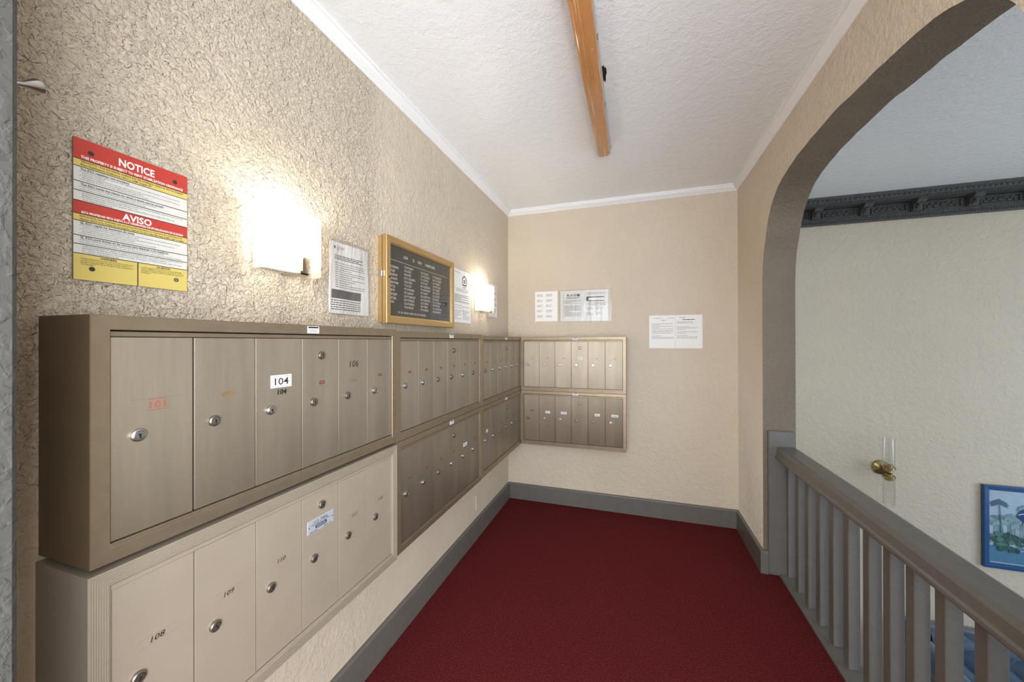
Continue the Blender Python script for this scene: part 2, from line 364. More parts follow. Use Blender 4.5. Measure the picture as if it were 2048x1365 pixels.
# lobby
mb = MB(); mb.box(XO, XE+0.1, -5.1, YH+0.1, ZL-0.1, ZL); struct(mb.build('floor_lobby', 'lobby_floor'))
mb = MB(); mb.box(XR-0.2, XE+0.1, YH, YH+0.12, ZL, ZC); struct(mb.build('wall_lobby_end', 'wall'))
mb = MB(); fy0, fy1 = -5.1, -5.0
mb.box(XO, 3.0, fy0, fy1, ZL, ZC); mb.box(6.2, XE, fy0, fy1, ZL, ZC); mb.box(3.0, 6.2, fy0, fy1, ZL, -0.2); mb.box(3.0, 6.2, fy0, fy1, 2.0, ZC)
struct(mb.build('wall_lobby_front', 'wall'))
mb = MB()
mb.box(XE, XE+0.1, -5.1, -3.7, ZL, ZC); mb.box(XE, XE+0.1, -0.7, YH, ZL, ZC); mb.box(XE, XE+0.1, -3.7, -0.7, ZL, -0.5); mb.box(XE, XE+0.1, -3.7, -0.7, 1.7, ZC)
struct(mb.build('wall_lobby_side', 'wall'))
window('window_2', (4.6, -5.05), 'x', 3.2, -0.2, 2.0)
window('window_3', (XE+0.05, -2.2), 'y', 3.0, -0.5, 1.7)

# crown moulding
CR = [(0, 2.713), (.005, 2.713), (.008, 2.719), (.013, 2.722), (.022, 2.731), (.031, 2.738), (.036, 2.746), (.036, 2.750), (.044, 2.751), (.045, 2.755), (.045, ZC)]
def crown(name, fn):
    mb = MB(); mb.grid([[fn(o, z, 0) for o, z in CR], [fn(o, z, 1) for o, z in CR]]); struct(mb.build(name, 'trim', smooth=True))
crown('trim_1', lambda o, z, e: (XL+o, YN if e == 0 else YB-o, z))
crown('trim_2', lambda o, z, e: (XL+o if e == 0 else XR-o, YB-o, z))
crown('trim_3', lambda o, z, e: (XR-o, YN if e == 0 else YB-o, z))
# baseboards
BB = [(0, 0.147), (.012, 0.147), (.019, 0.142), (.02, 0.138), (.02, 0)]
def base(name, fn):
    mb = MB(); mb.grid([[fn(o, z, 0) for o, z in BB], [fn(o, z, 1) for o, z in BB]]); struct(mb.build(name, 'grey_paint'))
base('baseboard_left', lambda o, z, e: (XL+o, YN if e == 0 else YB-o, z))
base('baseboard_back', lambda o, z, e: (XL+o if e == 0 else XR-o, YB-o, z))
mb = MB()
path = [[(XR-o, YB-o, z) for o, z in BB], [(XR-o, y0a-o, z) for o, z in BB], [(1.962, y0a-o, z) for o, z in BB]]
mb.grid(path); struct(mb.build('baseboard_right', 'grey_paint'))
# ragged hole in the ceiling beside the lamp
mb = MB(); pts = []
for i in range(22):
    a = 2*PI*i/22; r = 1+rr.uniform(-.3, .3); pts.append((1.010+0.013*r*math.cos(a), -1.590+0.062*r*math.sin(a), ZC-0.0008))
mb.face(pts); h = mb.build('hole', 'dark', ceil); h['label'] = 'ragged dark hole in ceiling paint'
# ------------------------------------------------------------------ lobby cornice
def cornice():
    prof = [(0, 2.560), (-.03, 2.560), (-.034, 2.566), (-.034, 2.590), (-.042, 2.594), (-.042, 2.602), (-.05, 2.606), (-.05, 2.690), (-.165, 2.694), (-.165, 2.708), (-.172, 2.712), (-.176, 2.722), (-.19, 2.735), (-.20, 2.742), (-.20, ZC)]
    mb = MB(); mb.grid([[(x, YH+o, z) for o, z in prof] for x in (XO, XE)]); c = struct(mb.build('trim_4', 'cornice'))
    # bracket, panel, beads
    br = MB(); N = 10
    sil = [(-.05, 2.606), (-.075, 2.606), (-.088, 2.612), (-.094, 2.624), (-.092, 2.64), (-.10, 2.652), (-.122, 2.66), (-.14, 2.668), (-.15, 2.68), (-.15, 2.693), (-.05, 2.693)]
    br.prism([(YH+o, z) for o, z in sil], 'x', -.03, .03)
    br.cbox(-.036, .036, YH-.158, YH-.05, 2.684, 2.694, .002)
    for k in range(3): br.ball((0, YH-.092-.012*k, 2.618+.016*k), (.022-.003*k, .012, .012), 8, 6)
    pn = MB()
    fw, x0, x1, z0, z1 = .014, -.125, .125, 2.612, 2.684
    for q in ((x0, x1, z0, z0+fw*.7), (x0, x1, z1-fw*.7, z1), (x0, x0+fw, z0+fw*.7, z1-fw*.7), (x1-fw, x1, z0+fw*.7, z1-fw*.7)): pn.cbox(q[0], q[1], YH-.064, YH-.048, q[2], q[3], .003)
    for sx in (-1, 1):
        for k in range(4): pn.ball((sx*(.03+.02*k), YH-.052, 2.648+.008*(-1)**k), (.013, .009, .012), 8, 6)
    pn.ball((0, YH-.053, 2.648), (.018, .012, .016), 10, 6)
    bo = None; po = None; x = 2.715-.355
    while x < 5.2:
        if bo is None: bo = br.build('bracket', 'cornice', c, loc=(x, 0, 0)); po = pn.build('panel', 'cornice', c, loc=(x+.1775, 0, 0))
        else:
            for s_, dx in ((bo, 0), (po, .1775)):
                o = s_.copy(); COL.objects.link(o); o.parent = c; o.location = (x+dx, 0, 0)
        x += .355
    eg = MB(); x = XO+.02
    while x < 5.2:
        eg.ball((x, YH-.183, 2.728), (.013, .010, .010), 8, 5); x += .033
    x = XO+.02
    while x < 5.2:
        eg.box(x, x+.009, YH-.038, YH-.030, 2.571, 2.584); eg.box(x, x+.007, YH-.169, YH-.160, 2.697, 2.705); x += .0165
    e = eg.build('bead_course', 'cornice', c, smooth=True); e['kind'] = 'stuff'
cornice()

# ------------------------------------------------------------------ mailboxes
WD = 0.177     # depth off the wall
def lock_mesh():
    mb = MB()
    mb.lathe([(.0128, .004), (.0132, -.002), (.0125, -.006), (.0105, -.0075), (.0095, -.006), (.0088, -.006), (.0085, -.0085), (0, -.0088)], (0, 0, 0), 'y', 20, 0)
    mb.box(-.0011, .0011, -.0094, -.0086, -.0062, .0015, 1); mb.lathe([(.0024, -.0086), (.0024, -.0094), (0, -.0094)], (0, 0, .0018), 'y', 10, 1)
    return mb
LOCK = {}
def put_lock(kind, parent, x, y, z, roll=0.0):
    if kind not in LOCK:
        o = lock_mesh().build('lock', ['lock' if kind == 'a' else 'lock_dull', 'dark'], smooth=True); LOCK[kind] = o.data; bpy.data.objects.remove(o)
    o = bpy.data.objects.new('lock', LOCK[kind]); COL.objects.link(o); o.parent = parent; o.location = (x, y, z); o.rotation_euler = (0, roll, 0)
    return o
def frame_side(x0, x1, z0, z1, prof, side):
    """one mitred side of a frame; prof: list of (inset from outer edge, y)"""
    mb = MB(); a = []; b = []
    for t, y in prof:
        if side == 'l': a.append((x0+t, y, z0+t)); b.append((x0+t, y, z1-t))
        if side == 'r': a.append((x1-t, y, z0+t)); b.append((x1-t, y, z1-t))
        if side == 't': a.append((x0+t, y, z1-t)); b.append((x1-t, y, z1-t))
        if side == 'b': a.append((x0+t, y, z0+t)); b.append((x1-t, y, z0+t))
    mb.grid([a, b]); mb.face(a); mb.face(b); return mb
def mailbox(label, wall, p0, p1, z0, z1, style='alu', doors=None, frame=0.029, sticker=True, rnd=1):
    """wall 'L': p along y; wall 'B': p along x"""
    R_ = random.Random(rnd)
    W_, H_ = p1-p0, z1-z0
    if wall == 'L': t = thing('mailbox', label, 'mailbox', (XL, p0, z0), PI/2, 'wall mailboxes')
    else: t = thing('mailbox', label, 'mailbox', (p0, YB, z0), 0, 'wall mailboxes')
    e = 0.0008
    D = WD+(0.004 if style == 'beige' else 0)
    mb = MB(); mb.box(e, W_-e, -D+.022, 0, e, H_-e); mb.box(e, e+.0015, -D+.001, -D+.022, e, H_-e); mb.box(W_-e-.0015, W_-e, -D+.001, -D+.022, e, H_-e)
    mb.box(e+.0015, W_-e-.0015, -D+.001, -D+.022, e, e+.0015); mb.box(e+.0015, W_-e-.0015, -D+.001, -D+.022, H_-e-.0015, H_-e)
    mb.box(.004, W_-.004, -D+.0202, -D+.0215, .004, H_-.004, 1)  # dark sheet painted in for the shade inside the door gaps
    mb.build('housing', ['alu_side' if style == 'alu' else 'beige', 'dark'], t)
    if style == 'alu': prof = [(.0005, -D+.003), (.0012, -D), (frame-.001, -D-.0005), (frame, -D+.001), (frame, -D+.02), (.0005, -D+.02)]
    else:
        prof = [(.0005, -D+.003)]; n = 8
        for k in range(n):
            u = .001+(frame-.003)*k/n; q = (frame-.003)/n; prof += [(u, -D), (u+q*.62, -D), (u+q*.7, -D+.0016), (u+q*.93, -D+.0016)]
        prof += [(frame-.002, -D), (frame, -D+.001), (frame, -D+.02), (.0005, -D+.02)]
    for sd in 'lrtb':
        frame_side(e, W_-e, e, H_-e, prof, sd).build('frame_rail', 'alu_frame' if style == 'alu' else 'beige', t)
    ix0, ix1 = frame+.0008, W_-frame-.0008
    gap = .0035 if style == 'alu' else .002
    hs = .0105
    mb = MB(); mb.cbox(ix0, ix1, -D+.012, -D+.004, H_-frame-gap-hs, H_-frame-gap, .001); mb.build('header_strip', 'alu_frame' if style == 'alu' else 'beige', t)
    mb = MB(); mb.cbox(ix0, ix1, -D+.012, -D+.001, frame, frame+.0085, .001); mb.build('sill_strip', 'alu_frame' if style == 'alu' else 'beige', t)
    n = 6; dw = (ix1-ix0)/n; dz0, dz1 = frame+.0105, H_-frame-gap-hs-.001
    if sticker:
        mb = MB(); sx = ix0+dw*3.1; mb.box(sx, sx+.045, -D-.0011, -D-.0004, H_-.0265, H_-.004, 0); rect(mb, sx+.003, sx+.042, H_-.0105, H_-.0055, -D-.0013, 1)
        for k in range(3): rect(mb, sx+.006, sx+.039, H_-.0145-.0042*k, H_-.013-.0042*k, -D-.0013, 2)
        mb.build('maker_sticker', ['white_tag', 'ink', 'ink_grey'], t)
    for i in range(n):
        a, b = ix0+dw*i+.0012, ix0+dw*(i+1)-.0012
        if i == 0: a += .0012
        if i == 0 and style == 'alu' and wall == 'L': b -= .0022
        yo = R_.uniform(-.0006, .0012); yf = -D+.006+yo
        mb = MB(); mb.cbox(a, b, -D+.0195, yf, dz0, dz1, .0005, 0)
        if style == 'alu' and i % 3 == 2 and False: pass
        d = mb.build('mailbox_door', 'alu' if style == 'alu' else 'beige', t)
        lk = R_.choice('ab') if style == 'alu' else 'b'
        put_lock(lk, d, a+.042, yf, .242*H_/.491, R_.uniform(-.3, .3))
        if i == 3: put_lock('b', d, a+.073, yf, .405 if style == 'beige' else .392*H_/.491, R_.uniform(-.2, .2))
        spec = (doors or {}).get(i, 'red')
        yl = yf-.0006
        cx, cz = a+.076, .302*H_/.491
        tg = MB(); mats = ['red_tag', 'ink', 'white_tag', 'ink_grey', 'brown_tape', 'ink_red']
        nm = 'number_tag'
        if spec == 'red':
            rect(tg, cx-.011, cx+.011, cz-.0055, cz+.0055, yl, 0); rect(tg, cx-.0075, cx+.0075, cz-.0025, cz+.0025, yl-.0003, 4)
            rect(tg, cx-.030, cx+.030, cz-.0138, cz-.0130, yl, 3)
        elif spec == 'faint':
            rect(tg, cx-.010, cx+.010, cz-.003, cz+.001, yl, 3); rect(tg, cx-.028, cx+.028, cz-.0138, cz-.0131, yl, 4)
        elif isinstance(spec, tuple) and spec[0] == 'white':
            q = spec[1] if len(spec) > 1 else .036
            rect(tg, cx-q/2, cx+q/2, cz-.010, cz+.010, yl, 2)
            for k in range(3): rect(tg, cx-q/2+.006+k*(q-.012)/3, cx-q/2+.003+(k+1)*(q-.012)/3, cz-.0035, cz+.0035, yl-.0003, 3)
        elif isinstance(spec, tuple) and spec[0] == 'hand':
            glyphs(tg, spec[1], cx-.018, cz+.002, .015, .036, .015, .15, yl, mi=1)
        elif spec == '101':
            for q in ((-.018, .018, .011, .0122), (-.018, .018, -.0122, -.011)): rect(tg, cx+q[0], cx+q[1], cz+q[2], cz+q[3], yl, 5)
            glyphs(tg, '101', cx-.014, cz-.0075, .015, .028, .012, 0, yl, mi=5)
            rect(tg, cx-.045, cx+.045, cz+.0132, cz+.0138, yl, 3); nm = 'painted_number'
        elif spec == 'tape':
            tg.v += [(cx-.015, yl, cz-.005), (cx+.012, yl, cz-.008), (cx+.014, yl, cz+.009), (cx-.017, yl, cz+.007)]; tg.f.append([0, 1, 2, 3]); tg.mi.append(4)
            rect(tg, cx-.026, cx+.028, cz+.0025, cz+.0031, yl-.0002, 3); nm = 'tape_scrap'
        elif spec == '104':
            k = cz-.017
            tg.cbox(cx-.034, cx+.034, yl-.002, yl+.0006, k+.018, k+.055, .0012, 2)
            for q in ((-.030, .030, .0215, .0222), (-.030, .030, .0508, .0515), (-.030, -.0293, .0215, .0515), (.0293, .030, .0215, .0515)): rect(tg, cx+q[0], cx+q[1], k+q[2], k+q[3], yl-.0023, 1)
            glyphs(tg, '104', cx-.0225, k+.0265, .020, .045, .02, 0, yl-.0024, mi=6); mats = mats+['ink_brown']; nm = 'number_plate'
            hd = MB(); glyphs(hd, '104', cx-.012, cz-.019, .014, .030, .05, .1, yl); hd.build('handwritten_number', 'ink', d)
        elif spec == '106':
            glyphs(tg, '106', cx-.022, cz+.042, .024, .044, -.004, .08, yl, mi=1); nm = 'handwritten_number'
            hd = MB(); glyphs(hd, '106', cx-.013, cz-.013, .011, .026, 0, 0, yl); hd.build('worn_number', 'brown_tape', d)
            hd = MB(); rect(hd, cx-.026, cx+.030, cz+.004, cz+.0045, yl); hd.build('scratch', 'ink_grey', d)
        elif isinstance(spec, tuple) and spec[0] == 'slot':
            for q in ((-.034, .036, .009, .0098), (-.034, .036, -.0098, -.009)): tg.cbox(cx+q[0], cx+q[1], yl-.0012, yl+.0006, cz+q[2], cz+q[3], .0003, 6)
            mats = mats+['slot']
            if spec[1]: glyphs(tg, spec[1], cx-.013, cz-.0055, .011, .026, .012, .2, yl, mi=1)
            if len(spec) > 2:
                nm = 'number_slot'
        tg.build(nm, mats, d)
        if style == 'beige' and i == 3:
            pl = MB(); px0, px1, pz0, pz1 = a+.017, a+.123, .328, .370
            pl.cbox(px0, px1, yf-.0016, yf+.0004, pz0, pz1, .0006, 0); ys = yf-.0019
            glyphs(pl, 'U.S. MAIL', (px0+px1)/2, pz1-.0145, .0095, .058, 0, 0, ys, 'C', 1)
            print_line(pl, px0+.014, px1-.014, pz1-.0185, .0016, ys, 1, R_)
            rect(pl, (px0+px1)/2-.023, (px0+px1)/2+.023, pz0+.0105, pz0+.0205, ys, 1)
            for k in range(8): rect(pl, (px0+px1)/2-.019+.0048*k, (px0+px1)/2-.0156+.0048*k, pz0+.0132, pz0+.0178, ys-.0002, 0)
            print_line(pl, (px0+px1)/2-.018, (px0+px1)/2+.02, pz0+.0072, .0014, ys, 2, R_)
            print_line(pl, px0+.008, px0+.040, pz0+.003, .0018, ys, 1, R_); print_line(pl, px1-.042, px1-.008, pz0+.003, .0018, ys, 1, R_)
            for sx in (px0+.006, px1-.006): pl.lathe([(.0024, 0), (.002, -.0014), (0, -.0017)], (sx, ys+.0004, (pz0+pz1)/2), 'y', 10, 3)
            po = pl.build('mail_plate', ['plate', 'ink', 'ink_grey', 'lock_dull'], d); po['label'] = 'silver U.S. MAIL plate'
    return t

ZM = 1.062; ZT = 1.555; ZB = 0.572
yA, yB_, yC, yD = -2.956, -2.006, -1.063, -0.125
mailbox('tan aluminium mailbox with a white 104 number plate, above the beige unit', 'L', yA, yB_, ZM+.004, ZT, doors={0: '101', 1: 'tape', 2: '104', 4: '106'}, rnd=1)
mailbox('beige ribbed mailbox with a silver U.S. MAIL plate', 'L', yA-.004, yB_, 0.560, ZM-.006, 'beige', {0: ('slot', '108'), 1: ('slot', '109'), 2: ('slot', '110'), 3: ('slot', ''), 4: ('slot', '111'), 5: ('slot', '112')}, frame=0.032, sticker=False, rnd=2)
mailbox('grey aluminium mailbox under the gold-framed directory, right of the 104 unit', 'L', yB_, yC, ZM, ZT-.006, rnd=3)
mailbox('grey aluminium mailbox right of the beige unit, white name strip on fifth door', 'L', yB_+.0015, yC, ZB-.004, ZM, doors={4: ('white', .055)}, rnd=4)
mailbox('grey aluminium mailbox at the wall corner, upper row, red tags on all doors', 'L', yC, yD, ZM-.002, ZT-.012, rnd=5)
mailbox('grey aluminium mailbox at the wall corner, lower row, white sticker on first door', 'L', yC, yD, ZB, ZM-.002, doors={0: ('white', .034)}, rnd=6)
XD = XL+WD+.003
mailbox('tan aluminium mailbox on the end wall, upper of two, below the taped notices', 'B', XD, 1.083, 1.060, 1.541, doors={0: 'faint', 1: 'faint', 2: 'faint', 3: ('white', .04), 4: 'faint', 5: 'faint'}, rnd=7, frame=.026)
mailbox('tan aluminium mailbox on the end wall, lower of two, with white number stickers', 'B', XD, 1.083, 0.577, 1.060, doors={0: ('hand', '407'), 1: ('white', .04), 2: ('white', .05), 3: 'faint', 4: ('white', .042), 5: ('white', .055)}, rnd=8, frame=.026)

# ------------------------------------------------------------------ wall sconces
def sconce(label, y, z):
    t = thing('wall_sconce', label, 'wall lamp', (XL, y, z), PI/2, 'half-round glass sconces')
    hw, dp, H_ = .113, .112, .196
    def pt(a, zz, off): # a in -1..1
        th = a*PI/2; return ((hw-off)*math.sin(th)*(1 if True else 0), -.012-(dp-.012-off)*(abs(math.cos(th))**.82), zz)
    nu, nz = 64, 14
    def z0(a):
        s = abs(hw*math.sin(a*PI/2))
        return (.034+math.sqrt(max(0, .0175**2-s*s))) if s < .0172 else 0.0
    mb = MB(); us = [-1+2*i/nu for i in range(nu+1)]
    us = sorted(set(us+[-.0975, -.0960, .0960, .0975]))
    cols = lambda off: [[pt(a, z0(a)+(H_-z0(a))*j/nz, off) for a in us] for j in range(nz+1)]
    o_, i_ = cols(0), cols(.004)
    mb.grid(o_); mb.grid(i_)
    for R1, R2 in ((o_[0], i_[0]), (o_[-1], i_[-1])): mb.grid([R1, R2])
    for k in (0, -1): mb.grid([[r[k] for r in o_], [r[k] for r in i_]])
    mb.build('glass_shade', 'shade', t, smooth=True, weld=True)
    mb = MB()
    mb.cbox(-.098, .098, -.010, 0, .008, .186, .003, 1)
    mb.cbox(-.0155, .0155, -.100, -.012, -.010, -.004, .001)
    arc = [(-.0155, -.010), (.0155, -.010), (.0155, .036)]+[(.0155*math.cos(PI*k/10), .036+.0155*math.sin(PI*k/10)) for k in range(1, 10)]+[(-.0155, .036)]
    mb.prism(arc, 'y', -.100, -.097)
    mb.lathe([(.019, .02), (.019, .062), (.015, .066), (.015, .115)], (0, -.060, 0), 'z', 20)
    mb.cbox(-.012, .012, -.05, -.01, .03, .045, .002)
    mb.build('bracket', ['nickel', 'trim'], t)
    mb = MB(); mb.lathe([(.0, .112), (.013, .114), (.014, .128), (.022, .150), (.024, .166), (.021, .180), (.012, .189), (0, .192)], (0, -.060, 0), 'z', 16)
    mb.build('bulb', 'bulb', t, smooth=True)
sconce('white half-round glass wall lamp between the red notice and the pinned sheet', -2.405, 1.737)
sconce('white half-round glass wall lamp beside the equal housing poster', -0.690, 1.737)

# ------------------------------------------------------------------ notice sign
def notice():
    t = thing('notice_sign', 'red, white and yellow tenant notice board with NOTICE and AVISO headings', 'sign', (XL, -2.909, 1.638), PI/2)
    W_, H_ = .213, .309; y = -.007
    # board with four screw holes is built as bands
    B_ = [0, .147, .2, .305, .37, .442, .534, .583, .687, .748, .815, 1.0]; mi = [1, 2, 0, 0, 0, 1, 2, 0, 0, 0, 2]
    mb = MB(); mb.cbox(0, W_, y+.0004, -.001, 0, H_, .0006, 3)
    for k in range(11): rect(mb, 0, W_, H_*(1-B_[k+1]), H_*(1-B_[k]), y, mi[k])
    mb.build('board', ['sign_white', 'sign_red', 'sign_yellow', 'sign_edge'], t)
    X = lambda s: s*W_
    Z = lambda f: H_*(1-f)
    ln = MB(); yl = y-.0003
    for k in range(1, 11): rect(ln, 0, W_, Z(B_[k])-.0008, Z(B_[k])+.0008, yl)
    rect(ln, X(.511)-.001, X(.511)+.001, 0, Z(.815), yl)
    ln.build('rule_lines', 'ink', t)
    HD = [MB() for k in range(4)]
    glyphs(HD[0], 'NOTICE', X(.347), Z(.100), .0170, X(.318), .04, 0, yl)
    glyphs(HD[1], 'THIS PROPERTY IS SUBJECT TO RENT STABILZATION ORDINANCE', X(.052), Z(.137), .0056, X(.90), .045, 0, yl)
    glyphs(HD[2], 'AVISO', X(.377), Z(.505), .0150, X(.262), .04, 0, yl)
    glyphs(HD[3], 'ESTA PROPIEDAD ESTA SUJETA A LA ORDENANZA DE ESTABLIZACION DE ALQUILER', X(.057), Z(.527), .0046, X(.90), .045, 0, yl)
    for part in HD: part.build('heading', 'letter_white', t)
    bk = MB(); T = lambda s, x, f, h, wd, b=0.0: glyphs(bk, s, X(x), Z(f), h, X(wd), b, 0, yl)
    T('TENANTS : You are hearby notified that this building is subject to the Los Angeles', .052, .168, .0044, .90, .02)
    T('Rent Stabilization Ordinance ( RSO ), LAM Chaper XV', .052, .190, .0044, .587, .02)
    T('The RSO regulates rent increases:', .047, .222, .0044, .39, .03)
    b1 = ['Landlords may only collect rents on units registered with the Los Angeles Housing + Community Investment', 'Department ( HCID LA)', 'Generally, a landlord may not raise the rent in excess of the annual allowable rent increase unless otherwise', 'permitted by HCIDLA or the Los Angeles Municipal Code (LAMC)', 'A reduction in services may also constitute an unlawful rent increase.']
    wds = [.86, .17, .86, .50, .55]
    for k, s in enumerate(b1): T(s, .063, .238+.0138*k, .0028, wds[k])
    T('The RSO Limits the reason for which a tenant may be evicted:', .052, .329, .0044, .70, .03)
    T('The landlord may be required to pay relocation assistance for certain evictions.', .063, .345, .0030, .62)
    T('Foreclosure or sale of a property is not allowable reason of eviction.', .063, .361, .0030, .52)
    for k, (s, wd) in enumerate((('All Rental properties in the City of Los Angeles must meet the minimum habitability requirements set forth in the', .89), ('Building Code and the California Health and Safety Code.', .45), ('For further information, or to file a complaint, please contact HCIDLA hotline at (866) 557-7368 or log', .80), ('on to: http://hcidla.lacity.org', .23))): T(s, .063, .388+.0155*k, .0030, wd)
    T('INQUILINOS: Estan notificados que esta propiedad esta sujeta a la Ordenanza de la Estabilizacion de', .045, .555, .0038, .90, .015)
    T('Alquiler (RSO) de la Ciudad de Los Angeles, Capitulo XV del Codigo Municipal (LAMC, siglas en ingles)', .045, .575, .0038, .92, .015)
    T('EL RSO regula los aumentos de renta:', .052, .603, .0044, .43, .03)
    for k, (s, wd) in enumerate((('El dueno solament puede recibir pagos de renta si en unidad esta registrada con el Departamento de Vivienda', .86), ('e Inversion Comunitaria de Los Angeles (HCIDLA, siglas en ingles)', .45), ('Por Lo general, no se le permite al dueno aumentar la renta mas del porcentaje anual, a menos que sea', .80), ('permitido por HCIDLA por el Codigo Municipal (LAMC)', .42), ('Una reduccion en los servicios tambien podria constituir un aumento de renta ilegal.', .62))): T(s, .063, .618+.0142*k, .0028, wd)
    T('EL RSO pone limites en las razones para desalojar a los inquilinos:', .052, .706, .0044, .75, .03)
    T('El dueno podria ser requerido pagar asistencia monetaria de reubicacion en ciertos desalojos.', .063, .722, .0030, .70)
    T('La ejecucion hipotecaria, el remate, o la venta de una propiedad no son razones legales para desalojar a inquilinos.', .063, .738, .0030, .88)
    for k, (s, wd) in enumerate((('Todas las propiedades de alquiler en Ciudad de Los Angeles tienen que cumplir con los requisitos minimos de', .89), ('habitabilidad indicados por el Codigo de Edificios y el Codigo de Salud y Seguridad de California.', .72), ('Para obtener mas informacion o presentar una queja, comuniquese con HCIDLA llamando al (866) 557-7368 o', .88), ('por internet a http://hcidla.lacity.org', .28))): T(s, .063, .764+.0145*k, .0030, wd)
    T('OWNERS', .20, .838, .0050, .13, .03); T('DUENOS', .69, .838, .0050, .13, .03)
    for k, (s, wd) in enumerate((('OWNERS ARE REQUIRED TO POST THIS NOTICE IN A CONSPICUOUS', .42), ('LOCATION LIKE THE LOBBY OR NEAR A MAILBOX USED BY ALL', .40), ('PROPERTY RESIDENTS, OR, IN, OR NEAR A PUBLIC ENTRANCE TO', .42), ('THE PROPERTY.', .11))): T(s, .052, .853+.0135*k, .0028, wd)
    for k, (s, wd) in enumerate((('DUENOS DEBEN PUBLICAR ESTE AVISO EN UN LUGAR VISIBLE', .40), ('COMO EL VESTIBULO O CERCA DE LOS BUZONES DE TODOS LOS', .42), ('RESIDENTES, O DENTRO, O CERCA DE LA ENTRADA PUBLICA DE LA', .42), ('PROPIEDAD.', .09))): T(s, .541, .853+.0135*k, .0028, wd)
    for f in (.238, .2656, .2932, .345, .361, .618, .6464, .6748, .722, .738): rect(bk, X(.043), X(.055), Z(f)+.0008, Z(f)+.0016, yl)
    for x0, x1, f in ((.047, .437, .222), (.052, .752, .329), (.052, .482, .603), (.052, .802, .706)): rect(bk, X(x0), X(x1), Z(f)-.0010, Z(f)-.0006, yl)
    bk.build('print', 'ink', t)
    for s, f in ((.127, .085), (.870, .080), (.135, .916), (.883, .913)):
        h = MB(); h.lathe([(.0052, y-.0004), (.0046, y-.0002), (.0044, y-.0003), (0, y-.0003)], (X(s), 0, Z(f)), 'y', 16, 0)
        if s == .883: h.lathe([(.0038, y-.0004), (.003, y-.0016), (0, y-.002)], (X(s), 0, Z(f)), 'y', 12, 1)
        h.build('screw_hole', ['rubber', 'lock'], t)
notice()

# ------------------------------------------------------------------ directory board
def directory():
    t = thing('directory_board', 'gold-framed glazed directory board with white letters on dark felt', 'directory', (XL, -1.907, 1.590), PI/2)
    W_, H_, D = .689, .421, .052
    mb = MB(); mb.box(.004, W_-.004, -.022, 0, .004, H_-.004); mb.build('case', 'gold', t)
    mb = MB(); mb.box(.012, W_-.012, -.028, -.022, .012, H_-.012); mb.build('case_joint', 'rubber', t)
    d0 = MB(); d0.box(.03, W_-.03, -.036, -.028, .03, H_-.03); d0.build('letter_panel', 'felt', t)
    prof = [(0, -.028), (0, -D+.002), (.002, -D), (.030, -D), (.038, -D+.006), (.038, -.028)]
    for sd in 'lrtb': frame_side(0, W_, 0, H_, prof, sd).build('frame_rail', 'gold', t)
    yl = -.0364; R_ = random.Random(5)
    L_ = MB()
    glyphs(L_, '624', .160, .337, .016, .034, .01, 0, yl); glyphs(L_, 'S', .241, .337, .016, .013, .01, 0, yl)
    glyphs(L_, 'NEW', .290, .337, .016, .040, .01, 0, yl); glyphs(L_, 'HAMPSHIRE', .365, .337, .016, .104, .01, 0, yl)
    rect(L_, .049, .616, .3125, .3142, yl)
    def ch(x, z, w_, h_):
        k = R_.randrange(5); s = w_*.26
        if k in (0, 1, 3): rect(L_, x, x+s, z, z+h_, yl)
        if k in (0, 2, 3): rect(L_, x+w_-s, x+w_, z, z+h_, yl)
        if k in (1, 2, 4): rect(L_, x, x+w_, z+h_-s, z+h_, yl)
        if k in (0, 1, 4): rect(L_, x, x+w_, z+h_*.42, z+h_*.42+s, yl)
        if k in (2, 3, 4): rect(L_, x, x+w_, z, z+s, yl)
        if k == 4: rect(L_, x+w_*.37, x+w_*.63, z, z+h_, yl)
    def word(x, z, n, w_=.0072, g=.0022, h_=.0112):
        for k in range(n): ch(x+k*(w_+g), z, w_, h_)
        return x+n*(w_+g)
    for cx, ztop, zbot, rows, num in ((.050, .280, .108, 10, False), (.163, .296, .090, 12, True), (.317, .294, .089, 12, True), (.445, .292, .087, 12, True)):
        for k in range(rows):
            z = ztop-(ztop-zbot)*k/(rows-1)-.006; x = cx
            if num: x = word(x, z, 3, .0048, .0012)+.004; x = word(x, z, 1)+.004
            word(x, z, R_.randint(3, 7))
    x = .113
    for n in (2, 3, 7, 6, 3, 2, 2, 8): x = word(x, .054, n, .0052, .0012, .0095)+.006
    L_.build('letters', 'letter_white', t)
    g = MB(); g.box(.036, W_-.036, -.0435, -.0415, .036, H_-.036); g.build('glass_pane', 'glass', t)
    k = MB(); k.lathe([(.0055, 0), (.005, -.003), (0, -.0035)], (.022, -D, .221), 'y', 14); k.build('lock', 'rubber', t)
    for zz in (.235,):
        h = MB(); h.cbox(-.0035, .004, -.040, -.012, zz-.014, zz+.014, .001); h.lathe([(.003, -.014), (.003, .014)], (-.0028, -.026, zz), 'z', 10); h.build('hinge', 'lock', t)
directory()

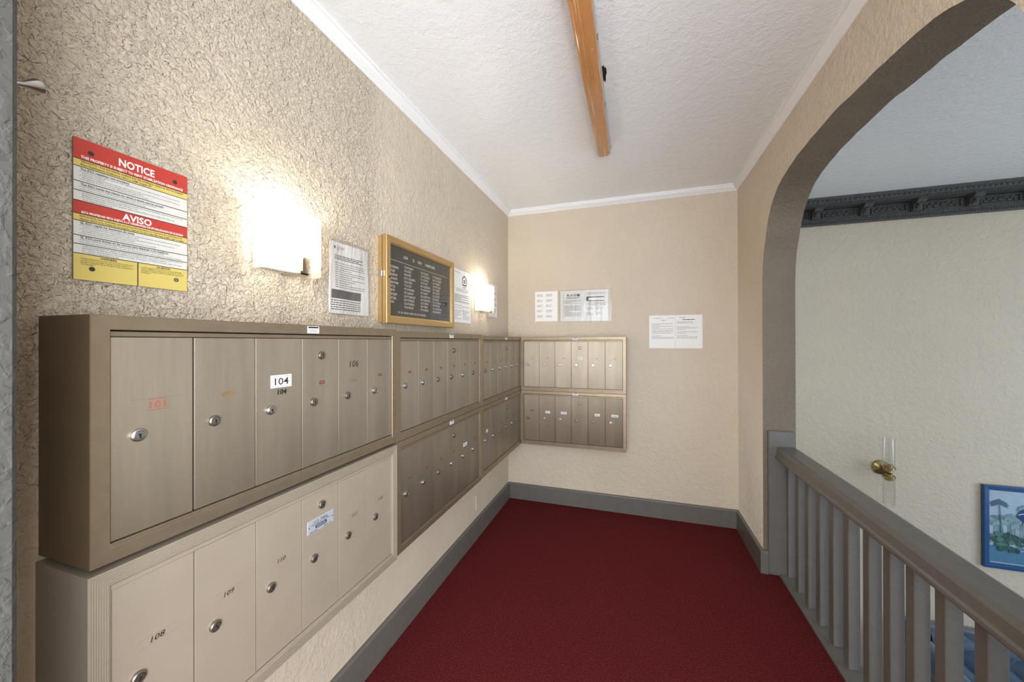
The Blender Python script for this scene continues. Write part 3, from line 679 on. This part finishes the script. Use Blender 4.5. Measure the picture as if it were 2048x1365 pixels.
# ------------------------------------------------------------------ papers
def paper(name, label, wall, p, z, W_, H_, mt, content, off=.002, tilt=0.0, group=None, seed=1, curl=.002):
    R_ = random.Random(seed)
    nx, nz = 14, 14
    def ys(u, v): return -off-curl*(1-math.cos(2*PI*(u*1.3+v*.7+seed)))*.5-curl*1.2*(max(0, v-.85)+max(0, .12-v))*8*abs(u-.5)
    mb = MB()
    F = [[(W_*i/nx, ys(i/nx, j/nz), H_*j/nz) for i in range(nx+1)] for j in range(nz+1)]
    Bk = [[(x, y+.0006, zz) for x, y, zz in r] for r in F]
    mb.grid(F); mb.grid(Bk); mb.grid([F[0], Bk[0]]); mb.grid([F[-1], Bk[-1]]); mb.grid([[r[0] for r in F], [r[0] for r in Bk]]); mb.grid([[r[-1] for r in F], [r[-1] for r in Bk]])
    loc, rz = ((XL, p, z), PI/2) if wall == 'L' else ((p, YB, z), 0)
    o = mb.build(name, mt, smooth=True, weld=True, loc=loc); o.rotation_euler = (0, tilt, rz); tag(o, label, 'paper', group)
    pr = MB(); content(pr, W_, H_, R_)
    # print follows the sheet
    pr.v = [(x, ys(min(1, max(0, x/W_)), min(1, max(0, zz/H_)))-.0006-(-y), zz) for x, y, zz in pr.v]
    if pr.v: pr.build('print', ['ink_grey', 'ink'], o)
    return o
def lines(pr, x0, x1, z1, z0, step, h, R_, mi=0, full=.6):
    z = z1
    while z > z0:
        print_line(pr, x0, x1 if R_.random() < full else x0+(x1-x0)*R_.uniform(.3, .9), z, h, 0, mi, R_); z -= step
def c_crease(pr, W_, H_, R_):
    pr.lathe([(.006, 0), (0, -.0001)], (.03, 0, H_-.022), 'y', 14, 0)
    lines(pr, .042, .085, H_-.018, H_-.034, .006, .0022, R_)
    lines(pr, .03, .19, H_-.055, H_-.075, .007, .003, R_, 1); lines(pr, .03, .2, H_-.085, .10, .009, .0026, R_, 0, .7)
    rect(pr, .012, .18, .062, .098, 0, 0); 
    for k in range(5): print_line(pr, .015, .176, .064+.007*k, .002, -.0003, 1, R_)
    lines(pr, .012, .18, .052, .012, .009, .003, R_, 1, .7)
p1 = paper('paper_notice', 'creased notice sheet in a clear sleeve between lamp and gold directory board', 'L', -2.205, 1.617, .226, .292, 'paper_creased', c_crease, seed=4, curl=.006)
sl = MB(); sl.box(-.004, .232, -.0125, -.0122, -.004, .305); s_ = sl.build('plastic_sleeve', 'sleeve', p1)
def c_fair(pr, W_, H_, R_):
    cx, cz = W_*.62, H_*.80
    for (xa, za, xb, zb) in ((-.032, -.030, .032, -.022), (-.032, -.03, -.025, .016), (.025, -.03, .032, .016)): rect(pr, cx+xa, cx+xb, cz+za, cz+zb, 0, 1)
    for s in (-1, 1): pr.face([(cx+s*.036, 0, cz+.012), (cx+s*.036, 0, cz+.020), (cx, 0, cz+.046), (cx, 0, cz+.036)], 1)
    rect(pr, cx-.014, cx+.014, cz-.010, cz-.003, 0, 1); rect(pr, cx-.014, cx+.014, cz+.003, cz+.010, 0, 1)
    print_line(pr, cx-.025, cx+.025, cz-.042, .004, 0, 1, R_); print_line(pr, cx-.02, cx+.02, cz-.050, .003, 0, 0, R_)
    print_line(pr, .03, .12, H_-.022, .003, 0, 0, R_)
    rect(pr, .03, W_-.03, H_-.130, H_-.1285, 0, 0)
    lines(pr, .05, W_-.05, H_-.14, H_-.16, .010, .003, R_, 1); lines(pr, .03, W_-.03, H_-.175, H_-.235, .0075, .003, R_, 1, .8)
    lines(pr, .03, W_*.52, H_-.25, .10, .016, .0026, R_, 0, .5); lines(pr, W_*.60, W_-.03, H_-.255, .10, .016, .0026, R_, 0, .5)
    for k in range(3): rect(pr, W_*.555, W_*.575, H_-.262-.022*k, H_-.252-.022*k, 0, 1)
    rect(pr, .03, W_-.03, .084, .0855, 0, 1)
    lines(pr, .03, W_*.46, .075, .02, .010, .0026, R_, 0); lines(pr, W_*.54, W_-.03, .075, .02, .010, .0026, R_, 0)
paper('housing_poster', 'laminated equal housing poster with house emblem right of the gold directory', 'L', -1.150, 1.635, .295, .368, 'paper', c_fair, seed=2, curl=.0015)
def c_few(pr, W_, H_, R_):
    for k in range(5): lines(pr, W_*.55, W_*.92, H_*(.92-.17*k), H_*(.86-.17*k), .008, .003, R_, 0)
p5 = paper('paper_sheet', 'small curled sheet pinned behind the lamp nearest the corner', 'L', -.515, 1.712, .21, .280, 'paper_creased', c_few, seed=6, curl=.004)
def c_bp1(pr, W_, H_, R_):
    for k in range(5):
        zt = H_*(.90-.175*k)
        lines(pr, .02, .075, zt, zt-.022, .0062, .0022, R_); lines(pr, .105, .165, zt, zt-.022, .0062, .0022, R_)
paper('paper_notice', 'narrow printed sheet taped up left of the sleeved notice on the end wall', 'B', .258, 1.690, .214, .280, 'paper', c_bp1, seed=8)
def c_bp2(pr, W_, H_, R_):
    h = W_/2
    glyphs(pr, 'LAHD', h*.36, H_*.815, .020, .078, .02, 0, 0, mi=1)
    pr.face([(h*.29, 0, H_*.815), (h*.335, 0, H_*.815), (h*.335, 0, H_*.88), (h*.29, 0, H_*.88)], 1)
    pr.lathe([(.0125, 0), (0, -.0001)], (h*.775, 0, H_*.845), 'y', 16, 1); pr.lathe([(.007, -.0002), (0, -.0003)], (h*.775, 0, H_*.845), 'y', 12, 0)
    lines(pr, h*.25, h*.82, H_*.77, H_*.71, .009, .004, R_, 1)
    rect(pr, h*.12, h*.13, H_*.10, H_*.9, 0, 0); rect(pr, h*.17, h*.88, H_*.685, H_*.688, 0, 1)
    lines(pr, h*.17, h*.88, H_*.665, H_*.56, .0085, .0034, R_, 0, .8); lines(pr, h*.17, h*.86, H_*.50, H_*.14, .0085, .0034, R_, 0, .6)
    lines(pr, h*1.12, h*1.9, H_*.90, H_*.84, .010, .003, R_, 0)
    rect(pr, h*1.10, h*1.19, H_*.64, H_*.78, 0, 1); rect(pr, h*1.10, h*1.84, H_*.752, H_*.785, 0, 1); rect(pr, h*1.10, h*1.84, H_*.635, H_*.66, 0, 1)
    lines(pr, h*1.10, h*1.9, H_*.59, H_*.49, .0085, .0032, R_, 0, .8)
    for k in range(2):
        zt = H_*(.44-.17*k); lines(pr, h*1.10, h*1.38, zt, zt-.028, .007, .0024, R_); lines(pr, h*1.50, h*1.76, zt, zt-.028, .007, .0024, R_)
p2 = paper('paper_notice', 'two-page LAHD notice in a clear sleeve on the end wall', 'B', .500, 1.687, .428, .280, 'paper', c_bp2, seed=9)
sl = MB(); sl.box(-.018, .456, -.0082, -.008, -.006, .288); sl.build('plastic_sleeve', 'sleeve', p2)
def c_bp4(pr, W_, H_, R_):
    h = W_/2
    print_line(pr, .04, .11, H_*.91, .003, 0, 0, R_); print_line(pr, h+.03, h+.08, H_*.92, .003, 0, 0, R_); print_line(pr, h-.06, h-.01, H_*.91, .003, 0, 0, R_)
    print_line(pr, h+.055, h+.15, H_*.85, .006, 0, 1, R_); print_line(pr, .10, .13, H_*.84, .004, 0, 0, R_)
    for za, zb in ((.74, .66), (.62, .58), (.53, .44), (.37, .28)): lines(pr, .022, h-.015, H_*za, H_*zb, .011, .0028, R_, 0, .6)
    for za, zb in ((.79, .72), (.64, .55), (.49, .44), (.38, .27)): lines(pr, h+.012, h+.17, H_*za, H_*zb, .011, .0028, R_, 0, .4)
    rect(pr, .0, W_, .001, .0016, 0, 0); rect(pr, h-.0004, h+.0004, .004, H_-.004, 0, 0)
paper('paper_notice', 'double-page letter sheet alone on the end wall above the baseboard ring', 'B', 1.268, 1.441, .413, .281, 'paper', c_bp4, seed=12)

# ------------------------------------------------------------------ small wall fittings
mb = MB(); mb.cbox(0, .072, -.006, 0, 0, .116, .003)
for zz in (.028, .088): mb.lathe([(.0035, -.006), (.003, -.0072), (0, -.0075)], (.036, 0, zz), 'y', 10)
o = mb.build('outlet_cover', 'wall', loc=(XL, -.775, .205)); o.rotation_euler = (0, 0, PI/2); tag(o, 'blank wall plate painted over in wall colour, low under the mailboxes', 'wall plate')
mb = MB(); mb.lathe([(.017, 0), (.018, -.004), (.016, -.008), (.0125, -.009), (.0115, -.0045), (0, -.004)], (0, 0, 0), 'y', 20)
o = mb.build('pipe_cap', 'wall', smooth=True, loc=(1.276, YB, .177)); tag(o, 'small painted round cap just above the end wall baseboard', 'pipe cap')
mb = MB(); mb.lathe([(.012, 0), (.012, .004), (.004, .006), (.004, .022), (.010, .036), (.0105, .040), (0, .041)], (0, 0, 0), 'y', 16)
o = mb.build('wall_hook', 'lock', smooth=True, loc=(.300, YN, 1.868)); o.rotation_euler = (math.radians(25), 0, math.radians(8)); tag(o, 'small shiny metal hook behind the dark wall edge, above the red notice', 'hook')

# ------------------------------------------------------------------ ceiling lamp
def tube_lamp():
    t = thing('ceiling_lamp', 'unlit strip lamp with amber plastic cover on the white ceiling', 'ceiling lamp', (.962, -2.20, 2.69), 0)
    L_ = 1.275
    mb = MB(); mb.cbox(-.047, .045, 0, L_-.006, .046, .0655, .003); mb.build('base_tray', 'lamp_metal', t)
    sec = [(-.042, .052), (-.043, .020), (-.040, .010), (-.034, .004), (-.024, .0012), (0, 0), (.024, .0012), (.034, .004), (.040, .010), (.043, .020), (.042, .052)]
    mb = MB(); st = [(0, .86), (.006, .96), (.014, 1)]; P = []
    for y, k in [(y, k) for y, k in st]+[(L_-y, k) for y, k in reversed(st)]: P.append([(x*k, y, .03+(z-.03)*k) for x, z in sec])
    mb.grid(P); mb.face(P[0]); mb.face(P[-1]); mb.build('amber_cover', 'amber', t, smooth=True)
    for y in (.35, .80, L_-.03):
        for s in (-1, 1):
            c = MB(); c.cbox(s*.0435, s*.0475, y-.007, y+.007, .030, .052, .001); c.build('clip', 'lock', t)
tube_lamp()

# ------------------------------------------------------------------ balustrade
def railing():
    t = thing('balustrade', 'grey painted wooden balustrade in the arch opening beside the red carpet', 'railing', (XR, y0a, 0), 0)
    ox, oy = XR, y0a
    L_ = y0a-y1a
    def lb(mb_, x0, x1, y0, y1, z0, z1, c=.002): mb_.cbox(x0-ox, x1-ox, y0-oy, y1-oy, z0, z1, c)
    mb = MB(); lb(mb, 2.021, 2.128, y1a+.004, y0a-.004, -.15, .016, .004); mb.build('curb', 'grey_paint', t)
    rail = [(1.999, .758), (2.002, .752), (2.010, .750), (2.118, .750), (2.126, .752), (2.129, .758), (2.129, .768), (2.122, .774), (2.122, .812), (2.116, .822), (2.105, .826), (2.025, .826), (2.012, .822), (2.007, .812), (2.006, .776), (1.999, .770)]
    mb = MB(); mb.prism([(x-ox, z) for x, z in rail], 'y', -.022, y1a-oy+.004); mb.build('handrail', 'grey_paint', t)
    mb = MB(); lb(mb, 1.962, 2.106, y0a-.021, y0a-.0005, 0, .925, .005); mb.build('newel_board', 'grey_paint', t)
    b0 = None; y = -.625
    ys = [-.625, -.774, -.905, -1.039, -1.175, -1.308, -1.462, -1.595, -1.721, -1.855, -2.001, -2.140, -2.275]
    for y in ys:
        if b0 is None:
            mb = MB(); mb.cbox(-.022, .022, 0, .045, 0, .736, .0025); b0 = mb.build('baluster', 'grey_paint', t); o = b0
        else: o = b0.copy(); COL.objects.link(o); o.parent = t
        o.location = (2.082-ox, y-oy, .0155)
railing()

# ------------------------------------------------------------------ lobby: brass sconce, painting, sofa
def brass_sconce():
    t = thing('brass_sconce', 'brass wall lamp with clear glass tubes on the lobby wall', 'wall lamp', (3.21, YH, .385), 0)
    mb = MB(); mb.lathe([(.062, 0), (.062, -.010), (.056, -.016), (.018, -.030), (.013, -.10)], (0, 0, 0), 'y', 28); mb.build('wall_rose', 'brass', t, smooth=True)
    mb = MB(); c = (0, -.115, 0)
    up = [(.010, -.012), (.010, .004), (.026, .004), (.026, .022), (.042, .022), (.042, .040), (.028, .040), (.028, .058), (.0, .058)]
    mb.lathe(up, c, 'z', 24)
    mb.lathe([(.010, -.010), (.026, -.018), (.026, -.034), (.042, -.034), (.042, -.052), (.028, -.052), (.028, -.074), (0, -.074)], c, 'z', 24)
    mb.build('holder', 'brass', t, smooth=True)
    for s, z0, z1 in ((1, .036, .285), (-1, -.048, -.285)):
        g = MB(); g.lathe([(.0395, z0), (.0395, z1), (.0365, z1), (.0365, z0)], c, 'z', 28); g.build('glass_tube', 'clear_glass', t, smooth=True)
        b = MB(); zz = .058 if s > 0 else -.074
        b.lathe([(.009, zz), (.009, zz+s*.012), (.013, zz+s*.024), (.0125, zz+s*.036), (0, zz+s*.050)], c, 'z', 14); b.build('candle_bulb', 'clear_glass', t, smooth=True)
brass_sconce()

def painting():
    W_, H_ = .92, .672
    t = thing('framed_painting', 'blue framed painting of palms over water on the lobby wall', 'painting', (3.867, YH, -.354), 0)
    prof = [(0, -.004), (0, -.032), (.002, -.034), (.009, -.034), (.011, -.026), (.036, -.024), (.040, -.020), (.040, -.004)]
    for sd in 'lrtb': frame_side(0, W_, 0, H_, prof, sd).build('frame_rail', 'blue_frame', t)
    P = lambda n, r, g, b: mat(n, lin(r, g, b), 0.6, var=(18, .06))
    mm = [P('art_sky', 184, 208, 230), P('art_white', 216, 226, 234), P('art_palm', 118, 152, 160), P('art_bush', 44, 84, 82), P('art_water', 78, 138, 178), P('art_deep', 30, 72, 112), P('art_blue', 22, 58, 122), P('art_bush_light', 76, 120, 108), P('art_palm_pale', 134, 164, 172), P('art_branch', 74, 98, 116), P('art_bush_dark', 28, 62, 66)]
    mb = MB(); R_ = random.Random(11); y = -.012
    rect(mb, .036, W_-.036, .036, H_-.036, y, 1); x0, x1, z0, z1 = .046, W_-.046, .046, H_-.046
    rect(mb, x0, x1, z0, z1, y-.0004, 0)
    N = [0]
    def lay(): N[0] += 1; return y-.0005-.00002*N[0]
    def blob(cx, cz, rx, rz, mi, n=18, j=.25):
        yy = lay(); pts = []
        for k in range(n):
            a = 2*PI*k/n; r = 1+R_.uniform(-j, j); pts.append((min(x1, max(x0, cx+rx*r*math.cos(a))), yy, min(z1, max(z0, cz+rz*r*math.sin(a)))))
        mb.face(pts, mi)
    rect(mb, x0, x1, z0, z0+.135, lay(), 4)
    for k in range(14):
        zz = z0+R_.uniform(.005, .12); xx = x0+R_.uniform(0, .6); blob(xx+.06, zz, R_.uniform(.04, .12), R_.uniform(.003, .008), R_.choice((5, 4, 5, 0)), 12, .3)
    def palm(cx, zb, zt, s, mi=2):
        yy = lay(); lean = R_.uniform(-.02, .02)
        mb.face([(cx-.004*s, yy, zb), (cx+.004*s, yy, zb), (cx+lean+.002*s, yy, zt), (cx+lean-.002*s, yy, zt)], mi)
        for k in range(9):
            a = PI*(-.15+1.3*k/8); L2 = .05*s*R_.uniform(.8, 1.15); yy = lay()
            ex, ez = cx+lean+L2*math.cos(a), zt+L2*.65*math.sin(a)-.012*s*abs(math.cos(a))
            nx_, nz_ = -math.sin(a)*.009*s, math.cos(a)*.009*s; mx, mz = (cx+lean+ex)/2, (zt+ez)/2+.008*s
            mb.face([(cx+lean, yy, zt), (mx+nx_, yy, mz+nz_), (ex, yy, ez), (mx-nx_, yy, mz-nz_)], mi)
    for k in range(30):
        cx = .05+R_.uniform(0, .27) if k < 22 else .5+R_.uniform(0, .36)
        palm(cx, .20, R_.uniform(.34, .49), R_.uniform(.75, 1.0), R_.choice((2, 2, 8)))
    palm(.115, .25, .525, 1.25, 9); palm(.235, .2, .50, .9, 2)
    for k in range(44): blob(.06+R_.uniform(0, .20), .155+R_.uniform(0, .12), R_.uniform(.014, .03), R_.uniform(.012, .024), R_.choice((3, 3, 7, 10)), 12, .35)
    for k in range(12): blob(.55+R_.uniform(0, .3), .16+R_.uniform(0, .08), .04, .028, R_.choice((3, 7)), 14, .3)
    for k in range(3): yy = lay(); xx = .105+.05*k; mb.face([(xx, yy, .17), (xx+.005, yy, .17), (xx+.004+.01*k, yy, .36), (xx+.001+.01*k, yy, .36)], 7)
    # leaping blue form with pale patch
    D_ = (-.080, .065)
    yy = lay(); body = [(.285, .37), (.30, .41), (.34, .445), (.40, .455), (.48, .44), (.56, .39), (.62, .31), (.66, .22), (.62, .20), (.55, .25), (.47, .30), (.41, .31), (.37, .30), (.33, .32)]
    mb.face([(x+D_[0], yy, z+D_[1]) for x, z in body], 6)
    yy = lay(); mb.face([(x+D_[0], yy, z+D_[1]) for x, z in ((.345, .365), (.358, .385), (.385, .39), (.38, .365), (.36, .355))], 1)
    yy = lay(); mb.face([(x+D_[0], yy, z+D_[1]) for x, z in ((.290, .385), (.310, .398), (.340, .40), (.338, .395), (.312, .39), (.293, .38))], 0)
    mb.build('canvas', mm, t)
    g = MB(); g.box(.038, W_-.038, -.0152, -.0145, .038, H_-.038); g.build('glass_pane', 'glass', t)
painting()

def sofa():
    W_ = 2.1; x0 = 3.28
    t = thing('sofa', 'blue velvet button-tufted sofa against the lobby wall', 'sofa', (x0, .30, ZL), 0)
    yb = .44                        # local wall side (world .74)
    mb = MB(); mb.cbox(.05, W_-.05, -.42, yb-.05, .12, .30, .03); mb.build('base', 'velvet', t)
    mb = MB(); mb.cbox(.17, W_-.17, -.45, .16, .301, .46, .05); mb.build('seat_cushion', 'velvet', t, smooth=True)
    # tufted back: diamond pillows over a rolled top
    ns, nt_ = 132, 64; pitch = .15
    prof = []
    for k in range(nt_+1):
        s = k/nt_
        if s < .66: prof.append((.20+.05*(s/.66), .42+(s/.66)*.24, (-1, -.1)))
        else:
            a = PI*(s-.66)/.34; prof.append((.29-.075*math.cos(a)+.0, .66+.075*math.sin(a), (-math.cos(a), math.sin(a))))
    acc = [0]
    for k in range(1, len(prof)): acc.append(acc[-1]+math.hypot(prof[k][0]-prof[k-1][0], prof[k][1]-prof[k-1][1]))
    P = []; btn = []
    for i in range(ns+1):
        u = i/ns*(W_-.30); row = []
        for k, (py, pz, n) in enumerate(prof):
            p, q = (u/pitch+acc[k]/pitch*1.0), (u/pitch-acc[k]/pitch*1.0)
            h = (abs(math.sin(PI*p/1.0*.5*2/2))*abs(math.sin(PI*q*.5)))**.6 if True else 0
            row.append((.15+u, py+n[0]*.035*(h-.4), pz+n[1]*.035*(h-.4)))
        P.append(row)
    mb = MB(); mb.grid(P); bo = mb.build('tufted_back', 'velvet', t, smooth=True)
    mb = MB(); mb.cbox(.02, W_-.02, .30, yb, .12, .73, .03); mb.build('back_panel', 'velvet', t, smooth=True)
    b0 = None
    for a in range(0, 26):
        for k in range(1, nt_, 1):
            pass
    for r_ in range(1, 4):
        tgt = r_*pitch*.5*2/2
        k = min(range(len(acc)), key=lambda k: abs(acc[k]-r_*pitch))
        py, pz, n = prof[k]
        nb = int((W_-.30)/(2*pitch))+1
        for j in range(nb):
            u = 2*pitch*j+(pitch if r_ % 2 else 0)
            if u > W_-.32 or u < .02: continue
            if b0 is None:
                mb = MB(); mb.ball((0, 0, 0), .012, 10, 6); b0 = mb.build('button', 'velvet', t, smooth=True); o = b0
            else: o = b0.copy(); COL.objects.link(o); o.parent = t
            o.location = (.15+u, py+n[0]*(-.012), pz+n[1]*(-.012))
    for s, xa in ((1, 0), (-1, W_-.16)):
        mb = MB(); mb.cbox(xa+.01, xa+.15, -.44, .36, .12, .60, .02); mb.lathe([(.02, -.46), (.085, -.455), (.09, -.44), (.09, .38), (.02, .385)], (xa+.08, 0, .60), 'y', 24); mb.build('armrest', 'velvet', t, smooth=True)
    for xa in (.12, W_-.12):
        for ya in (-.36, .32):
            mb = MB(); mb.lathe([(.018, 0), (.022, .01), (.028, .12)], (xa, ya, 0), 'z', 14); mb.build('leg', 'ink_brown', t)
sofa()
